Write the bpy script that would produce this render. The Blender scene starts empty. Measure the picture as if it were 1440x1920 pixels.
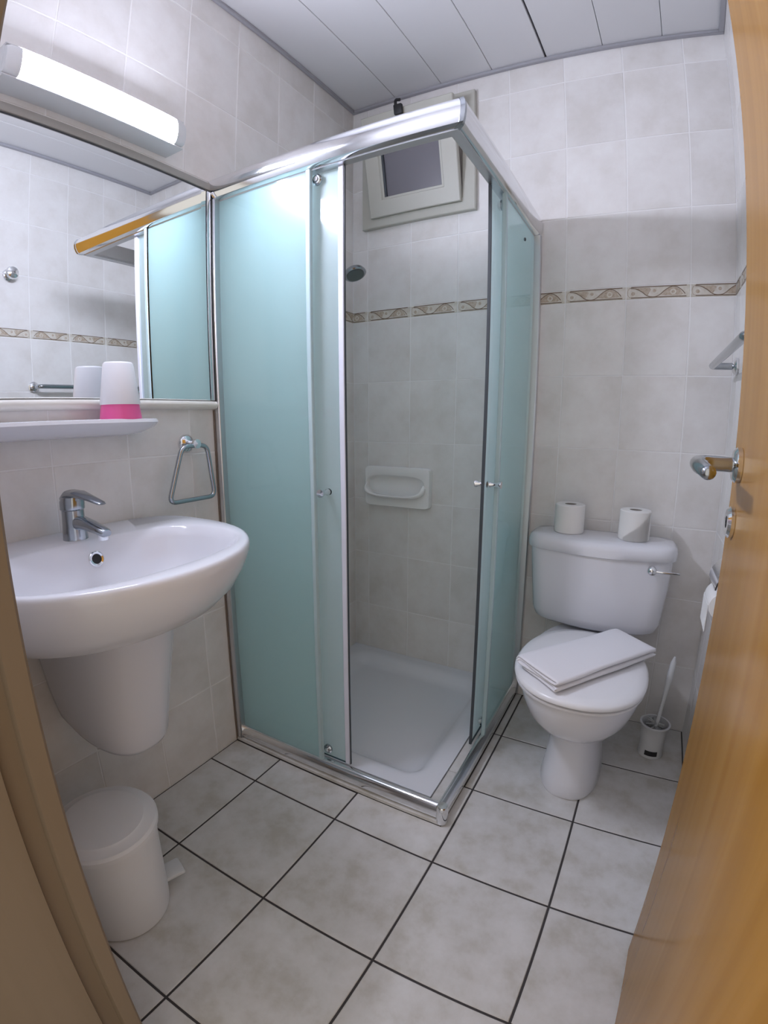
import bpy, bmesh, math, random
from mathutils import Vector, Matrix
random.seed(4)
SC = bpy.context.scene
COL = SC.collection
PI = math.pi

# ------------------------------------------------------------------ camera
CAM_POS = (1.17116, -1.81839, 1.10355)
YAW, PITCH, ROLL = 0.51091, -0.19123, -0.00219
cam = bpy.data.cameras.new('camera')
cam_o = bpy.data.objects.new('camera', cam); COL.objects.link(cam_o)
cam.type = 'PANO'
cam.sensor_fit = 'VERTICAL'
cam.sensor_width, cam.sensor_height = 36.0, 48.0
LENS = cam if hasattr(cam, 'panorama_type') else cam.cycles
LENS.panorama_type = 'FISHEYE_LENS_POLYNOMIAL'
LENS.fisheye_fov = PI
LENS.fisheye_polynomial_k0 = 0.0
LENS.fisheye_polynomial_k1 = -4.49829721e-02
LENS.fisheye_polynomial_k2 = 2.12716472e-04
LENS.fisheye_polynomial_k3 = 8.66805421e-06
LENS.fisheye_polynomial_k4 = -1.95898448e-07
cam.clip_start = 0.01
_R = (Matrix.Rotation(YAW, 3, 'Z') @ Matrix.Rotation(PITCH, 3, 'X') @ Matrix.Rotation(ROLL, 3, 'Y'))
_r, _f, _u = _R.col[0], _R.col[1], _R.col[2]
_m = Matrix((( _r.x, _u.x, -_f.x), (_r.y, _u.y, -_f.y), (_r.z, _u.z, -_f.z))).to_4x4()
_m.translation = Vector(CAM_POS)
cam_o.matrix_world = _m
SC.camera = cam_o

# ------------------------------------------------------------------ world, exposure
LAMP_STRENGTH = 184.0
LAMP_COLOR = (0.78, 0.815, 1.0, 1)
w = bpy.data.worlds.new('world'); SC.world = w; w.use_nodes = True
w.node_tree.nodes['Background'].inputs[0].default_value = (1.0, 0.93, 0.86, 1)
w.node_tree.nodes['Background'].inputs[1].default_value = 0.9
vs = SC.view_settings
vs.view_transform = 'Standard'; vs.look = 'None'; vs.exposure = 0.05; vs.gamma = 1.0
vs.use_curve_mapping = False
SC.cycles.adaptive_threshold = 0.03; SC.cycles.max_bounces = 8; SC.cycles.diffuse_bounces = 4; SC.cycles.glossy_bounces = 4; SC.cycles.transmission_bounces = 4

# ------------------------------------------------------------------ room numbers
W, H, YF = 1.409, 2.406, -1.62          # room width, height, inner face of the door wall
ZB, HB = 1.506, 0.0437                  # decorative border: bottom, height
TW, TH = 0.2, 0.25                      # wall tile
X0 = 0.0717                             # first joint on the back wall

# ------------------------------------------------------------------ materials
MATS = {}
def principled(name, color, rough=0.5, metal=0.0, **kw):
    m = bpy.data.materials.new(name); m.use_nodes = True
    b = m.node_tree.nodes['Principled BSDF']
    b.inputs['Base Color'].default_value = (*color, 1)
    b.inputs['Roughness'].default_value = rough
    b.inputs['Metallic'].default_value = metal
    for k, v in kw.items(): b.inputs[k].default_value = v
    MATS[name] = m
    return m
def N(m, t, **kw):
    n = m.node_tree.nodes.new(t)
    for k, v in kw.items(): setattr(n, k, v)
    return n
def L(m, a, b): m.node_tree.links.new(a, b)
def mottled(name, c1, c2, c3, rough, scale=7.0, detail=6.0, bump=0.0, tint=0.04, lo=.35, hi=.65):
    m = principled(name, c1, rough)
    b = m.node_tree.nodes['Principled BSDF']
    geo = N(m, 'ShaderNodeNewGeometry'); oi = N(m, 'ShaderNodeObjectInfo')
    mul = N(m, 'ShaderNodeMath', operation='MULTIPLY'); mul.inputs[1].default_value = 37.0
    L(m, oi.outputs['Random'], mul.inputs[0])
    nz = N(m, 'ShaderNodeTexNoise', noise_dimensions='4D'); nz.inputs['Scale'].default_value = scale
    nz.inputs['Detail'].default_value = detail; nz.inputs['Roughness'].default_value = 0.62
    L(m, geo.outputs['Position'], nz.inputs['Vector']); L(m, mul.outputs[0], nz.inputs['W'])
    cr = N(m, 'ShaderNodeValToRGB'); e = cr.color_ramp.elements
    e[0].position, e[0].color = lo, (*c2, 1); e[1].position, e[1].color = hi, (*c3, 1)
    mid = e.new((lo+hi)/2); mid.color = (*c1, 1)
    L(m, nz.outputs['Fac'], cr.inputs['Fac'])
    hv = N(m, 'ShaderNodeHueSaturation')
    mr = N(m, 'ShaderNodeMapRange'); mr.inputs['To Min'].default_value = 1-tint; mr.inputs['To Max'].default_value = 1+tint
    L(m, oi.outputs['Random'], mr.inputs['Value']); L(m, mr.outputs[0], hv.inputs['Value'])
    L(m, cr.outputs['Color'], hv.inputs['Color']); L(m, hv.outputs['Color'], b.inputs['Base Color'])
    if bump:
        bp = N(m, 'ShaderNodeBump'); bp.inputs['Strength'].default_value = bump; bp.inputs['Distance'].default_value = 0.002
        L(m, nz.outputs['Fac'], bp.inputs['Height']); L(m, bp.outputs['Normal'], b.inputs['Normal'])
    return m
M_WTILE = mottled('wall_tile', (.76, .74, .722), (.70, .675, .645), (.80, .79, .775), 0.28, scale=7, tint=.03)
M_WGROUT = principled('wall_grout', (.84, .83, .825), 0.8)
M_FTILE = mottled('floor_tile', (.64, .63, .605), (.535, .515, .465), (.71, .705, .695), 0.30, scale=11, tint=.03)
M_FGROUT = principled('floor_grout', (.055, .05, .05), 0.9)
M_PLASTER = principled('plain_wall', (.6, .58, .57), 0.6)
M_BORDER = mottled('border_tile', (.66, .62, .55), (.58, .53, .45), (.72, .69, .64), 0.35, scale=40, tint=.02)
M_BROWN = principled('border_brown', (.20, .14, .095), 0.45)
M_TAN = mottled('border_tan', (.50, .41, .32), (.38, .30, .22), (.56, .50, .42), 0.45, scale=130, tint=.0)
M_CEIL = principled('ceiling_panel', (.66, .66, .675), 0.38)
M_CGAP = principled('ceiling_gap', (.16, .16, .18), 0.8)
M_CTRIM = principled('ceiling_trim', (.36, .36, .39), 0.4)
M_CHROME = principled('chrome', (.80, .81, .83), 0.10, 1.0)
M_CHROMED = principled('dark_chrome', (.42, .45, .48), 0.16, 1.0)
M_ALU = principled('aluminium', (.66, .67, .69), 0.32, 1.0)
M_CERAMIC = principled('ceramic', (.77, .775, .82), 0.12, 0.0)
M_DISH = principled('soap_dish_ceramic', (.90, .90, .90), 0.2)
M_ACRYL = principled('acrylic_tray', (.74, .76, .80), 0.22)
M_SEAT = principled('seat_plastic', (.80, .80, .82), 0.25)
M_PLASTIC = principled('white_plastic', (.66, .67, .68), 0.38)
M_BIN = principled('bin_plastic', (.80, .81, .83), 0.45)
M_BLACK = principled('black', (.012, .012, .014), 0.5)
M_DARK = principled('dark_rubber', (.05, .06, .07), 0.5)
M_SEAL = principled('pale_seal', (.72, .74, .84), 0.3)
M_GEDGE = principled('glass_edge', (.025, .06, .075), 0.25)
M_PAPER = principled('tissue_paper', (.82, .81, .79), 0.95)
M_CARD = principled('cardboard', (.30, .27, .24), 0.9)
M_MIRROR = principled('mirror_glass', (.93, .95, .95), 0.0, 1.0)
M_WINFRAME = principled('window_frame', (.50, .495, .44), 0.45)
M_LEDGE = principled('ledge_white', (.78, .76, .70), 0.35)
M_STRIP = principled('mirror_strip', (.36, .345, .32), 0.35)
M_CUPW = principled('cup_white', (.82, .82, .86), 0.35, 0.0)
M_CUPP = principled('cup_pink', (.86, .13, .38), 0.35, 0.0)
M_BRISTLE = principled('bristle', (.45, .46, .46), 0.8)
for m_ in (M_CUPW, M_CUPP):
    m_.node_tree.nodes['Principled BSDF'].inputs['Subsurface Weight'].default_value = 0.25
    m_.node_tree.nodes['Principled BSDF'].inputs['Subsurface Radius'].default_value = (.01, .01, .01)

def cloth():
    m = principled('towel_cloth', (.80, .79, .82), 0.95)
    b = m.node_tree.nodes['Principled BSDF']
    tc = N(m, 'ShaderNodeTexCoord'); nz = N(m, 'ShaderNodeTexNoise'); nz.inputs['Scale'].default_value = 420
    L(m, tc.outputs['Object'], nz.inputs['Vector'])
    bp = N(m, 'ShaderNodeBump'); bp.inputs['Strength'].default_value = .25; bp.inputs['Distance'].default_value = .001
    L(m, nz.outputs['Fac'], bp.inputs['Height']); L(m, bp.outputs['Normal'], b.inputs['Normal'])
    return m
M_TOWEL = cloth()

def frosted(name, col, tcol, trans):
    m = bpy.data.materials.new(name); m.use_nodes = True
    nt = m.node_tree; nt.nodes.clear()
    out = N(m, 'ShaderNodeOutputMaterial')
    b = N(m, 'ShaderNodeBsdfPrincipled'); b.inputs['Base Color'].default_value = (*col, 1)
    b.inputs['Roughness'].default_value = 0.30; b.inputs['Specular IOR Level'].default_value = 0.4
    t = N(m, 'ShaderNodeBsdfTranslucent'); t.inputs['Color'].default_value = (*tcol, 1)
    mx = N(m, 'ShaderNodeMixShader'); mx.inputs[0].default_value = trans
    L(m, b.outputs[0], mx.inputs[1]); L(m, t.outputs[0], mx.inputs[2]); L(m, mx.outputs[0], out.inputs['Surface'])
    MATS[name] = m
    return m
M_FROST = frosted('frosted_glass', (.64, .85, .85), (.77, .955, .955), 0.66)
M_FROST2 = frosted('frosted_glass_pale', (.70, .87, .88), (.83, .965, .97), 0.66)
def clear_face():
    m = bpy.data.materials.new('clear_glass_face'); m.use_nodes = True
    m.node_tree.nodes.clear()
    out = N(m, 'ShaderNodeOutputMaterial'); t = N(m, 'ShaderNodeBsdfTransparent'); t.inputs['Color'].default_value = (.97, .985, .985, 1)
    g = N(m, 'ShaderNodeBsdfGlossy'); g.inputs['Roughness'].default_value = 0.08; g.inputs['Color'].default_value = (1, 1, 1, 1)
    fc = N(m, 'ShaderNodeLayerWeight'); pw = N(m, 'ShaderNodeMath', operation='POWER'); pw.inputs[1].default_value = 5.0
    L(m, fc.outputs['Facing'], pw.inputs[0])
    lw = N(m, 'ShaderNodeMapRange'); lw.inputs['To Min'].default_value = 0.035; lw.inputs['To Max'].default_value = 0.7; L(m, pw.outputs[0], lw.inputs['Value'])
    mx = N(m, 'ShaderNodeMixShader'); L(m, lw.outputs[0], mx.inputs[0]); L(m, t.outputs[0], mx.inputs[1]); L(m, g.outputs[0], mx.inputs[2])
    L(m, mx.outputs[0], out.inputs['Surface'])
    return m
M_CLEAR = clear_face()
M_PANE = principled('dim_window_glass', (.17, .165, .185), 0.22)

def wood(name, ca, cb, cc, rough, coat, sx=26.0, sz=1.1):
    m = principled(name, ca, rough)
    b = m.node_tree.nodes['Principled BSDF']
    b.inputs['Specular IOR Level'].default_value = 0.09
    b.inputs['Coat Weight'].default_value = coat; b.inputs['Coat Roughness'].default_value = 0.12
    tc = N(m, 'ShaderNodeTexCoord'); mp = N(m, 'ShaderNodeMapping')
    mp.inputs['Scale'].default_value = (sx, sx, sz)
    L(m, tc.outputs['Object'], mp.inputs['Vector'])
    n1 = N(m, 'ShaderNodeTexNoise'); n1.inputs['Scale'].default_value = 1.0; n1.inputs['Detail'].default_value = 5
    n1.inputs['Distortion'].default_value = 0.6
    L(m, mp.outputs[0], n1.inputs['Vector'])
    cr = N(m, 'ShaderNodeValToRGB'); e = cr.color_ramp.elements
    e[0].position, e[0].color = .30, (*cb, 1); e[1].position, e[1].color = .68, (*cc, 1)
    mid = e.new(.5); mid.color = (*ca, 1)
    L(m, n1.outputs['Fac'], cr.inputs['Fac']); L(m, cr.outputs['Color'], b.inputs['Base Color'])
    bp = N(m, 'ShaderNodeBump'); bp.inputs['Strength'].default_value = .03; bp.inputs['Distance'].default_value = .001
    L(m, n1.outputs['Fac'], bp.inputs['Height']); L(m, bp.outputs['Normal'], b.inputs['Normal'])
    return m
M_DOOR = wood('door_veneer', (.41, .195, .028), (.37, .17, .021), (.44, .215, .036), 0.24, 0.0)
M_JAMB = wood('jamb_wood', (.23, .172, .115), (.21, .155, .10), (.25, .19, .13), 0.45, 0.1, sx=14)

M_LAMP = bpy.data.materials.new('lamp_diffuser'); M_LAMP.use_nodes = True
_b = M_LAMP.node_tree.nodes['Principled BSDF']
_b.inputs['Base Color'].default_value = (.9, .9, .9, 1)
_b.inputs['Emission Color'].default_value = LAMP_COLOR
_b.inputs['Emission Strength'].default_value = LAMP_STRENGTH

# ------------------------------------------------------------------ helpers
def base_of(o):
    b = Vector((0, 0, 0))
    while o is not None:
        b += o.location; o = o.parent
    return b
def tag(o, label=None, cat=None, group=None, kind=None):
    if label: o['label'] = label
    if cat: o['category'] = cat
    if group: o['group'] = group
    if kind: o['kind'] = kind
    return o
def thing(name, label, cat, loc, group=None):
    o = bpy.data.objects.new(name, None); COL.objects.link(o)
    o.empty_display_size = 0.05; o.location = loc
    return tag(o, label, cat, group)
def link_mesh(name, me, parent=None, label=None):
    o = bpy.data.objects.new(name, me); COL.objects.link(o)
    if parent is not None: o.parent = parent
    if label: o['label'] = label
    return o
def from_bm(name, bm, mats, parent=None, smooth=False, label=None, autosmooth=None):
    """world-space bmesh -> object; vertices are stored relative to the parent's base"""
    if parent is not None:
        b = base_of(parent)
        bmesh.ops.translate(bm, verts=bm.verts, vec=-b)
    bmesh.ops.recalc_face_normals(bm, faces=bm.faces)
    me = bpy.data.meshes.new(name); bm.to_mesh(me); bm.free()
    for m in (mats if isinstance(mats, (list, tuple)) else [mats]): me.materials.append(m)
    if smooth:
        for p in me.polygons: p.use_smooth = True
        if autosmooth is not None: me.set_sharp_from_angle(angle=math.radians(autosmooth))
    return link_mesh(name, me, parent, label)
def add_box(bm, lo, hi, bevel=0.0, seg=2, mat=0):
    vs_ = [bm.verts.new((x, y, z)) for x in (lo[0], hi[0]) for y in (lo[1], hi[1]) for z in (lo[2], hi[2])]
    f = []
    for q in ((0, 1, 3, 2), (4, 6, 7, 5), (0, 4, 5, 1), (2, 3, 7, 6), (0, 2, 6, 4), (1, 5, 7, 3)):
        f.append(bm.faces.new([vs_[i] for i in q]))
    for x in f: x.material_index = mat
    if bevel:
        es = {e for x in f for e in x.edges}
        r = bmesh.ops.bevel(bm, geom=list(es), offset=bevel, segments=seg, affect='EDGES', profile=0.5)
        for x in r['faces']: x.material_index = mat
    return f
def box(name, lo, hi, mat, parent=None, bevel=0.0, seg=2, label=None):
    bm = bmesh.new(); add_box(bm, lo, hi, bevel, seg)
    return from_bm(name, bm, mat, parent, smooth=bevel > 0, autosmooth=40, label=label)
def add_loft(bm, rings, cap0=True, cap1=True, mat=0, closed=True):
    R = [[bm.verts.new(p) for p in r] for r in rings]
    n = len(R[0])
    for a, b in zip(R, R[1:]):
        for i in range(n if closed else n-1):
            j = (i+1) % n
            try: bm.faces.new((a[i], a[j], b[j], b[i])).material_index = mat
            except ValueError: pass
    if cap0: bm.faces.new(list(reversed(R[0]))).material_index = mat
    if cap1: bm.faces.new(R[-1]).material_index = mat
    return R
def loft(name, rings, mat, parent=None, cap0=True, cap1=True, angle=45, label=None):
    bm = bmesh.new(); add_loft(bm, rings, cap0, cap1)
    return from_bm(name, bm, mat, parent, smooth=True, autosmooth=angle, label=label)
def frame_of(d):
    d = Vector(d).normalized()
    a = Vector((0, 0, 1)) if abs(d.z) < .9 else Vector((1, 0, 0))
    u = d.cross(a).normalized(); v = d.cross(u).normalized()
    return u, v
def add_tube(bm, pts, rad, n=12, caps=True, closed=False, mat=0):
    pts = [Vector(p) for p in pts]
    rads = rad if isinstance(rad, (list, tuple)) else [rad]*len(pts)
    rings = []; u = None
    for i, p in enumerate(pts):
        if closed: d = pts[(i+1) % len(pts)]-pts[i-1]
        else: d = pts[min(i+1, len(pts)-1)]-pts[max(i-1, 0)]
        d.normalize()
        if u is None: u, v = frame_of(d)
        else:
            u = (u-d*u.dot(d)).normalized(); v = d.cross(u)
        rings.append([p+(u*math.cos(t)+v*math.sin(t))*rads[i] for t in [2*PI*k/n for k in range(n)]])
    if closed: rings.append(rings[0])
    add_loft(bm, rings, caps and not closed, caps and not closed, mat)
    if closed: bmesh.ops.remove_doubles(bm, verts=bm.verts, dist=1e-6)
def tube(name, pts, rad, mat, parent=None, n=12, closed=False, label=None):
    bm = bmesh.new(); add_tube(bm, pts, rad, n, True, closed)
    return from_bm(name, bm, mat, parent, smooth=True, autosmooth=50, label=label)
def add_lathe(bm, base, axis, prof, n=32, mat=0, cap0=True, cap1=True):
    """prof: list of (radius, distance along axis)"""
    axis = Vector(axis).normalized(); u, v = frame_of(axis); b = Vector(base)
    rings = [[b+axis*h+(u*math.cos(2*PI*k/n)+v*math.sin(2*PI*k/n))*max(r, 1e-5) for k in range(n)] for r, h in prof]
    add_loft(bm, rings, cap0, cap1, mat)
def lathe(name, base, axis, prof, mat, parent=None, n=32, angle=40, cap0=True, cap1=True, label=None):
    bm = bmesh.new(); add_lathe(bm, base, axis, prof, n, 0, cap0, cap1)
    return from_bm(name, bm, mat, parent, smooth=True, autosmooth=angle, label=label)
def bend(pts, r=0.02, n=6, closed=False):
    """polyline with rounded corners"""
    pts = [Vector(p) for p in pts]; out = []
    rng = range(len(pts))
    for i in rng:
        if not closed and i in (0, len(pts)-1): out.append(pts[i]); continue
        p, a, b = pts[i], pts[i-1], pts[(i+1) % len(pts)]
        da, db = (a-p), (b-p)
        k = min(r, da.length*.45, db.length*.45)
        s, e = p+da.normalized()*k, p+db.normalized()*k
        for j in range(n+1):
            t = j/n
            out.append(s*(1-t)**2+p*2*t*(1-t)+e*t*t)
    return out
def super_ring(cx, cy, z, rxm, rxp, rym, ryp, n=48, ex=2.5, exm=None):
    """closed ring; separate radii each way; exm = exponent on the -x side"""
    out = []
    for k in range(n):
        t = 2*PI*k/n; c, s = math.cos(t), math.sin(t)
        e = ex if c >= 0 or exm is None else exm
        x = math.copysign(abs(c)**(2/e), c)*(rxp if c >= 0 else rxm)
        y = math.copysign(abs(s)**(2/e), s)*(ryp if s >= 0 else rym)
        out.append((cx+x, cy+y, z))
    return out

# ------------------------------------------------------------------ tiles
TILE_MESH = {}
def inset_poly(poly, c):
    n = len(poly); out = []
    for i in range(n):
        p0, p1, p2 = Vector(poly[i-1]), Vector(poly[i]), Vector(poly[(i+1) % n])
        a = (p1-p0).normalized(); b = (p2-p1).normalized()
        na, nb = Vector((-a.y, a.x)), Vector((-b.y, b.x))
        out.append(p1+na*c+nb*c)
    return out
def tile_mesh(poly, mat, th=0.008, ch=0.0012, key=''):
    k = (key, mat.name, tuple((round(a, 4), round(b, 4)) for a, b in poly))
    if k in TILE_MESH: return TILE_MESH[k]
    bm = bmesh.new()
    i0 = poly; i1 = inset_poly(poly, ch)
    add_loft(bm, [[(a, b, 0) for a, b in i0], [(a, b, th-ch) for a, b in i0], [(a[0], a[1], th) for a in i1]], True, True)
    bmesh.ops.recalc_face_normals(bm, faces=bm.faces)
    me = bpy.data.meshes.new(key or 'tile'); bm.to_mesh(me); bm.free(); me.materials.append(mat)
    TILE_MESH[k] = me
    return me
def place_tile(name, u0, v0, u1, v1, mat, parent, mtx, g, hole=None, th=0.008, ch=.0012):
    """rectangle in wall coordinates, joint g left around it; hole = rectangle cut out of it"""
    u0 += g/2; u1 -= g/2; v0 += g/2; v1 -= g/2
    if u1-u0 < .004 or v1-v0 < .004: return
    poly = [(0, 0), (u1-u0, 0), (u1-u0, v1-v0), (0, v1-v0)]
    ou, ov = u0, v0
    if hole:
        a0, b0, a1, b1 = hole
        if a0 < u1 and a1 > u0 and b0 < v1 and b1 > v0:
            fu = a0 <= u0+.006 and a1 >= u1-.006; fv = b0 <= v0+.006 and b1 >= v1-.006
            if fu and fv: return
            if fu:
                if b0 > v0: v1 = b0
                else: v0 = b1
                if v1-v0 < .004: return
                ou, ov = u0, v0; poly = [(0, 0), (u1-u0, 0), (u1-u0, v1-v0), (0, v1-v0)]
            elif fv:
                if a0 > u0: u1 = a0
                else: u0 = a1
                if u1-u0 < .004: return
                ou, ov = u0, v0; poly = [(0, 0), (u1-u0, 0), (u1-u0, v1-v0), (0, v1-v0)]
            else:
                w_, h_ = u1-u0, v1-v0
                if a0 <= u0 and b1 >= v1: x, y = a1-u0, b0-v0; poly = [(0, 0), (w_, 0), (w_, h_), (x, h_), (x, y), (0, y)]
                elif a0 <= u0: x, y = a1-u0, b1-v0; poly = [(x, 0), (w_, 0), (w_, h_), (0, h_), (0, y), (x, y)]
    o = link_mesh(name, tile_mesh(poly, mat, th, ch, name), parent)
    o.matrix_local = mtx @ Matrix.Translation((ou, ov, 0))
    return o
def ribbon(bm, pts, wd, z, mat):
    P = [Vector((*p, 0)) for p in pts]; A = []; B = []
    for i, p in enumerate(P):
        d = (P[min(i+1, len(P)-1)]-P[max(i-1, 0)]).normalized(); n = Vector((-d.y, d.x, 0))
        A.append(bm.verts.new(p+n*wd/2+Vector((0, 0, z)))); B.append(bm.verts.new(p-n*wd/2+Vector((0, 0, z))))
    for i in range(len(P)-1):
        bm.faces.new((A[i], A[i+1], B[i+1], B[i])).material_index = mat
def fan(bm, pts, z, mat):
    bm.faces.new([bm.verts.new((x, y, z)) for x, y in pts]).material_index = mat
def catmull(p, n=5):
    out = []
    for i in range(len(p)-1):
        a, b, c, d = p[max(i-1, 0)], p[i], p[i+1], p[min(i+2, len(p)-1)]
        for k in range(n):
            t = k/n
            out.append(tuple(.5*((2*b[j])+(-a[j]+c[j])*t+(2*a[j]-5*b[j]+4*c[j]-d[j])*t*t+(-a[j]+3*b[j]-3*c[j]+d[j])*t**3) for j in (0, 1)))
    out.append(p[-1]); return out
MOTIF = {}
def motif_mesh(u0, u1):
    """the printed scroll of one border tile, cut to the part [u0, u1] of its 0.2 m"""
    k = (round(u0, 3), round(u1, 3))
    if k in MOTIF: return MOTIF[k]
    bm = bmesh.new(); h = HB; z1, z2 = .0085, .0089
    wave = catmull([(.014, .036), (.03, .034), (.05, .023), (.066, .010), (.084, .0055), (.102, .0095), (.122, .026), (.14, .036), (.156, .0355), (.172, .026), (.184, .012)])
    fan(bm, [(.028, .0355), (.052, .0225), (.068, .0105), (.078, .030), (.074, .0355)], z1, 1)
    fan(bm, [(.104, .011), (.122, .0265), (.138, .0345), (.152, .0345), (.168, .027), (.178, .012), (.172, .009), (.12, .009)], z1, 1)
    for cx, cy, r in ((.022, .018, .0115), (.089, .025, .0105), (.147, .020, .0095)):
        fan(bm, [(cx+r*math.cos(t), cy+r*math.sin(t)) for t in [2*PI*i/14 for i in range(14)]], z1+.0002, 2)
        fan(bm, [(cx+.55*r*math.cos(t), cy+.55*r*math.sin(t)) for t in [2*PI*i/10 for i in range(10)]], z1+.0003, 1)
    ribbon(bm, wave, .0026, z2, 0)
    ribbon(bm, [(.016, h-.0045), (.188, h-.0045)], .0030, z2+.0001, 0)
    ribbon(bm, [(.016, .0045), (.188, .0045)], .0030, z2+.0001, 0)
    ribbon(bm, catmull([(.016, h-.0045), (.008, .033), (.005, .022), (.008, .010), (.016, .0045)], 4), .0018, z2, 1)
    for co, nrm in (((u0, 0, 0), (-1, 0, 0)), ((u1, 0, 0), (1, 0, 0))):
        bmesh.ops.bisect_plane(bm, geom=bm.verts[:]+bm.edges[:]+bm.faces[:], plane_co=co, plane_no=nrm, clear_outer=True)
    bmesh.ops.translate(bm, verts=bm.verts, vec=(-u0, 0, 0))
    me = bpy.data.meshes.new('border_motif'); bm.to_mesh(me); bm.free()
    for m in (M_BROWN, M_TAN, M_BORDER): me.materials.append(m)
    MOTIF[k] = me
    return me
def tile_wall(wall, mtx, umin, umax, ustart, hole=None, skip=None):
    """ustart = a joint position; tiles every TW. mtx maps (u, v, normal) to the room"""
    k0 = math.floor((umin-ustart)/TW)
    us = [ustart+TW*k for k in range(k0, k0+14)]
    rows = [(i*TH+.006, (i+1)*TH+.006) for i in range(6)]
    rows[0] = (0.0, TH+.006)
    top = ZB+HB
    upper = []
    z = top
    while z < H-.001:
        upper.append((z, min(z+TH, H))); z += TH
    g = .003
    for a in us:
        c0, c1 = max(a, umin), min(a+TW, umax)
        if c1-c0 < .006: continue
        for (z0, z1) in rows+upper:
            if skip and skip(c0, c1, z0, z1): continue
            place_tile('tile', c0, z0, c1, z1, M_WTILE, wall, mtx, g, hole)
        if skip and skip(c0, c1, ZB, top): continue
        t = place_tile('border_tile', c0, ZB, c1, top, M_BORDER, wall, mtx, .002)
        if t:
            m = link_mesh('border_motif', motif_mesh(c0-a+.001, c1-a-.001), t)
            m.matrix_local = Matrix.Identity(4)

# matrices: columns are the wall's u, v and inward normal; origin on the grout face 6 mm behind the tile face
TD = 0.008
def wall_mtx(u, v, n, o):
    m = Matrix((u, v, n)).transposed().to_4x4(); m.translation = Vector(o); return m
M_BACK = wall_mtx((1, 0, 0), (0, 0, 1), (0, -1, 0), (0, TD, 0))
M_LEFT = wall_mtx((0, 1, 0), (0, 0, 1), (1, 0, 0), (-TD, 0, 0))
M_RIGHT = wall_mtx((0, -1, 0), (0, 0, 1), (-1, 0, 0), (W+TD, 0, 0))

def struct(name, bm, mat, label, cat):
    o = from_bm(name, bm, mat); return tag(o, label, cat, kind='structure')

# window opening in the back wall
WX0, WX1, WZ0, WZ1 = X0, .515, 1.905, 2.315
GD = TD-.0070                           # grout face this far behind the nominal wall plane
bm = bmesh.new()
for lo, hi in (((-.1, GD, -.05), (WX0, .12, H+.05)), ((WX1, GD, -.05), (W+.1, .12, H+.05)), ((WX0, GD, -.05), (WX1, .12, WZ0)), ((WX0, GD, WZ1), (WX1, .12, H+.05))):
    add_box(bm, lo, hi)
wall_back = struct('wall_back', bm, M_WGROUT, 'pale mottled tiled wall behind the toilet with scrolled border', 'wall')
tile_wall(wall_back, M_BACK, 0, W, X0, hole=(WX0, WZ0, WX1, WZ1))
bm = bmesh.new(); add_box(bm, (-.12, YF-.12, -.05), (-GD, .12, H+.05))
wall_left = struct('wall_left', bm, M_WGROUT, 'pale tiled wall carrying the mirror and washbasin', 'wall')
tile_wall(wall_left, M_LEFT, YF, 0, -.877)
bm = bmesh.new(); add_box(bm, (W+GD, YF-.12, -.05), (W+.12, .12, H+.05))
wall_right = struct('wall_right', bm, M_WGROUT, 'pale tiled wall behind the open door with the towel bar', 'wall')
tile_wall(wall_right, M_RIGHT, 0, -YF, .1)
# door wall with its opening
DX0, DX1, DZ = .560, 1.345, 2.06
bm = bmesh.new()
for lo, hi in (((-GD, YF-.12, -.05), (DX0, YF, H+.05)), ((DX1, YF-.12, -.05), (W+GD, YF, H+.05)), ((DX0, YF-.12, DZ), (DX1, YF, H+.05))):
    add_box(bm, lo, hi)
wall_front = struct('wall_front', bm, M_PLASTER, 'pale wall around the doorway', 'wall')

# dim light shaft outside the window
bm = bmesh.new()
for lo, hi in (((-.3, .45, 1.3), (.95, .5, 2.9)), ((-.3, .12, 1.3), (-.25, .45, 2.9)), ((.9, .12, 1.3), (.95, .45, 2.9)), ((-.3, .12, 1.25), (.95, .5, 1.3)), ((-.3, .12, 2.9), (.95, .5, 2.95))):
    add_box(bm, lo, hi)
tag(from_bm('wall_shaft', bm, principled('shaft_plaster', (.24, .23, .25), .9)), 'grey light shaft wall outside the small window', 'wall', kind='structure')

# ------------------------------------------------------------------ floor
TF, FX, FY = .30255, .19978, -.90783
FT = 0.008
bm = bmesh.new(); add_box(bm, (-.1, YF-.6, -.08), (W+.1, .1, -.002))
floor = struct('floor', bm, M_FGROUT, 'beige square tiled floor with dark joints', 'floor')
mF = Matrix.Translation((0, 0, -FT))
SHX, SHY = .776, -.787                  # outer corner of the shower kerb
for i in range(-1, 6):
    for j in range(-3, 5):
        x0, x1 = FX+TF*(i-1), FX+TF*i
        y1, y0 = FY-TF*j, FY-TF*(j+1)
        x0, x1, y0, y1 = max(x0, 0), min(x1, W), max(y0, YF-.5), min(y1, 0)
        if x1-x0 < .01 or y1-y0 < .01: continue
        # the shower kerb stands in the corner: cut the tiles back to its edge
        if x1 <= SHX+.01 and y0 >= SHY: continue
        if x1 <= SHX+.01 and y1 > SHY > y0: 
            y1 = SHY
        elif x0 < SHX < x1 and y0 >= SHY:
            x0 = SHX
        elif x0 < SHX < x1 and y0 < SHY < y1:
            hole = (x0-.1, SHY, SHX, y1+.1)
            place_tile('floor_tile', x0, y0, x1, y1, M_FTILE, floor, mF, .0055, hole, th=FT, ch=.0015); continue
        place_tile('floor_tile', x0, y0, x1, y1, M_FTILE, floor, mF, .0055, th=FT, ch=.0015)

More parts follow.
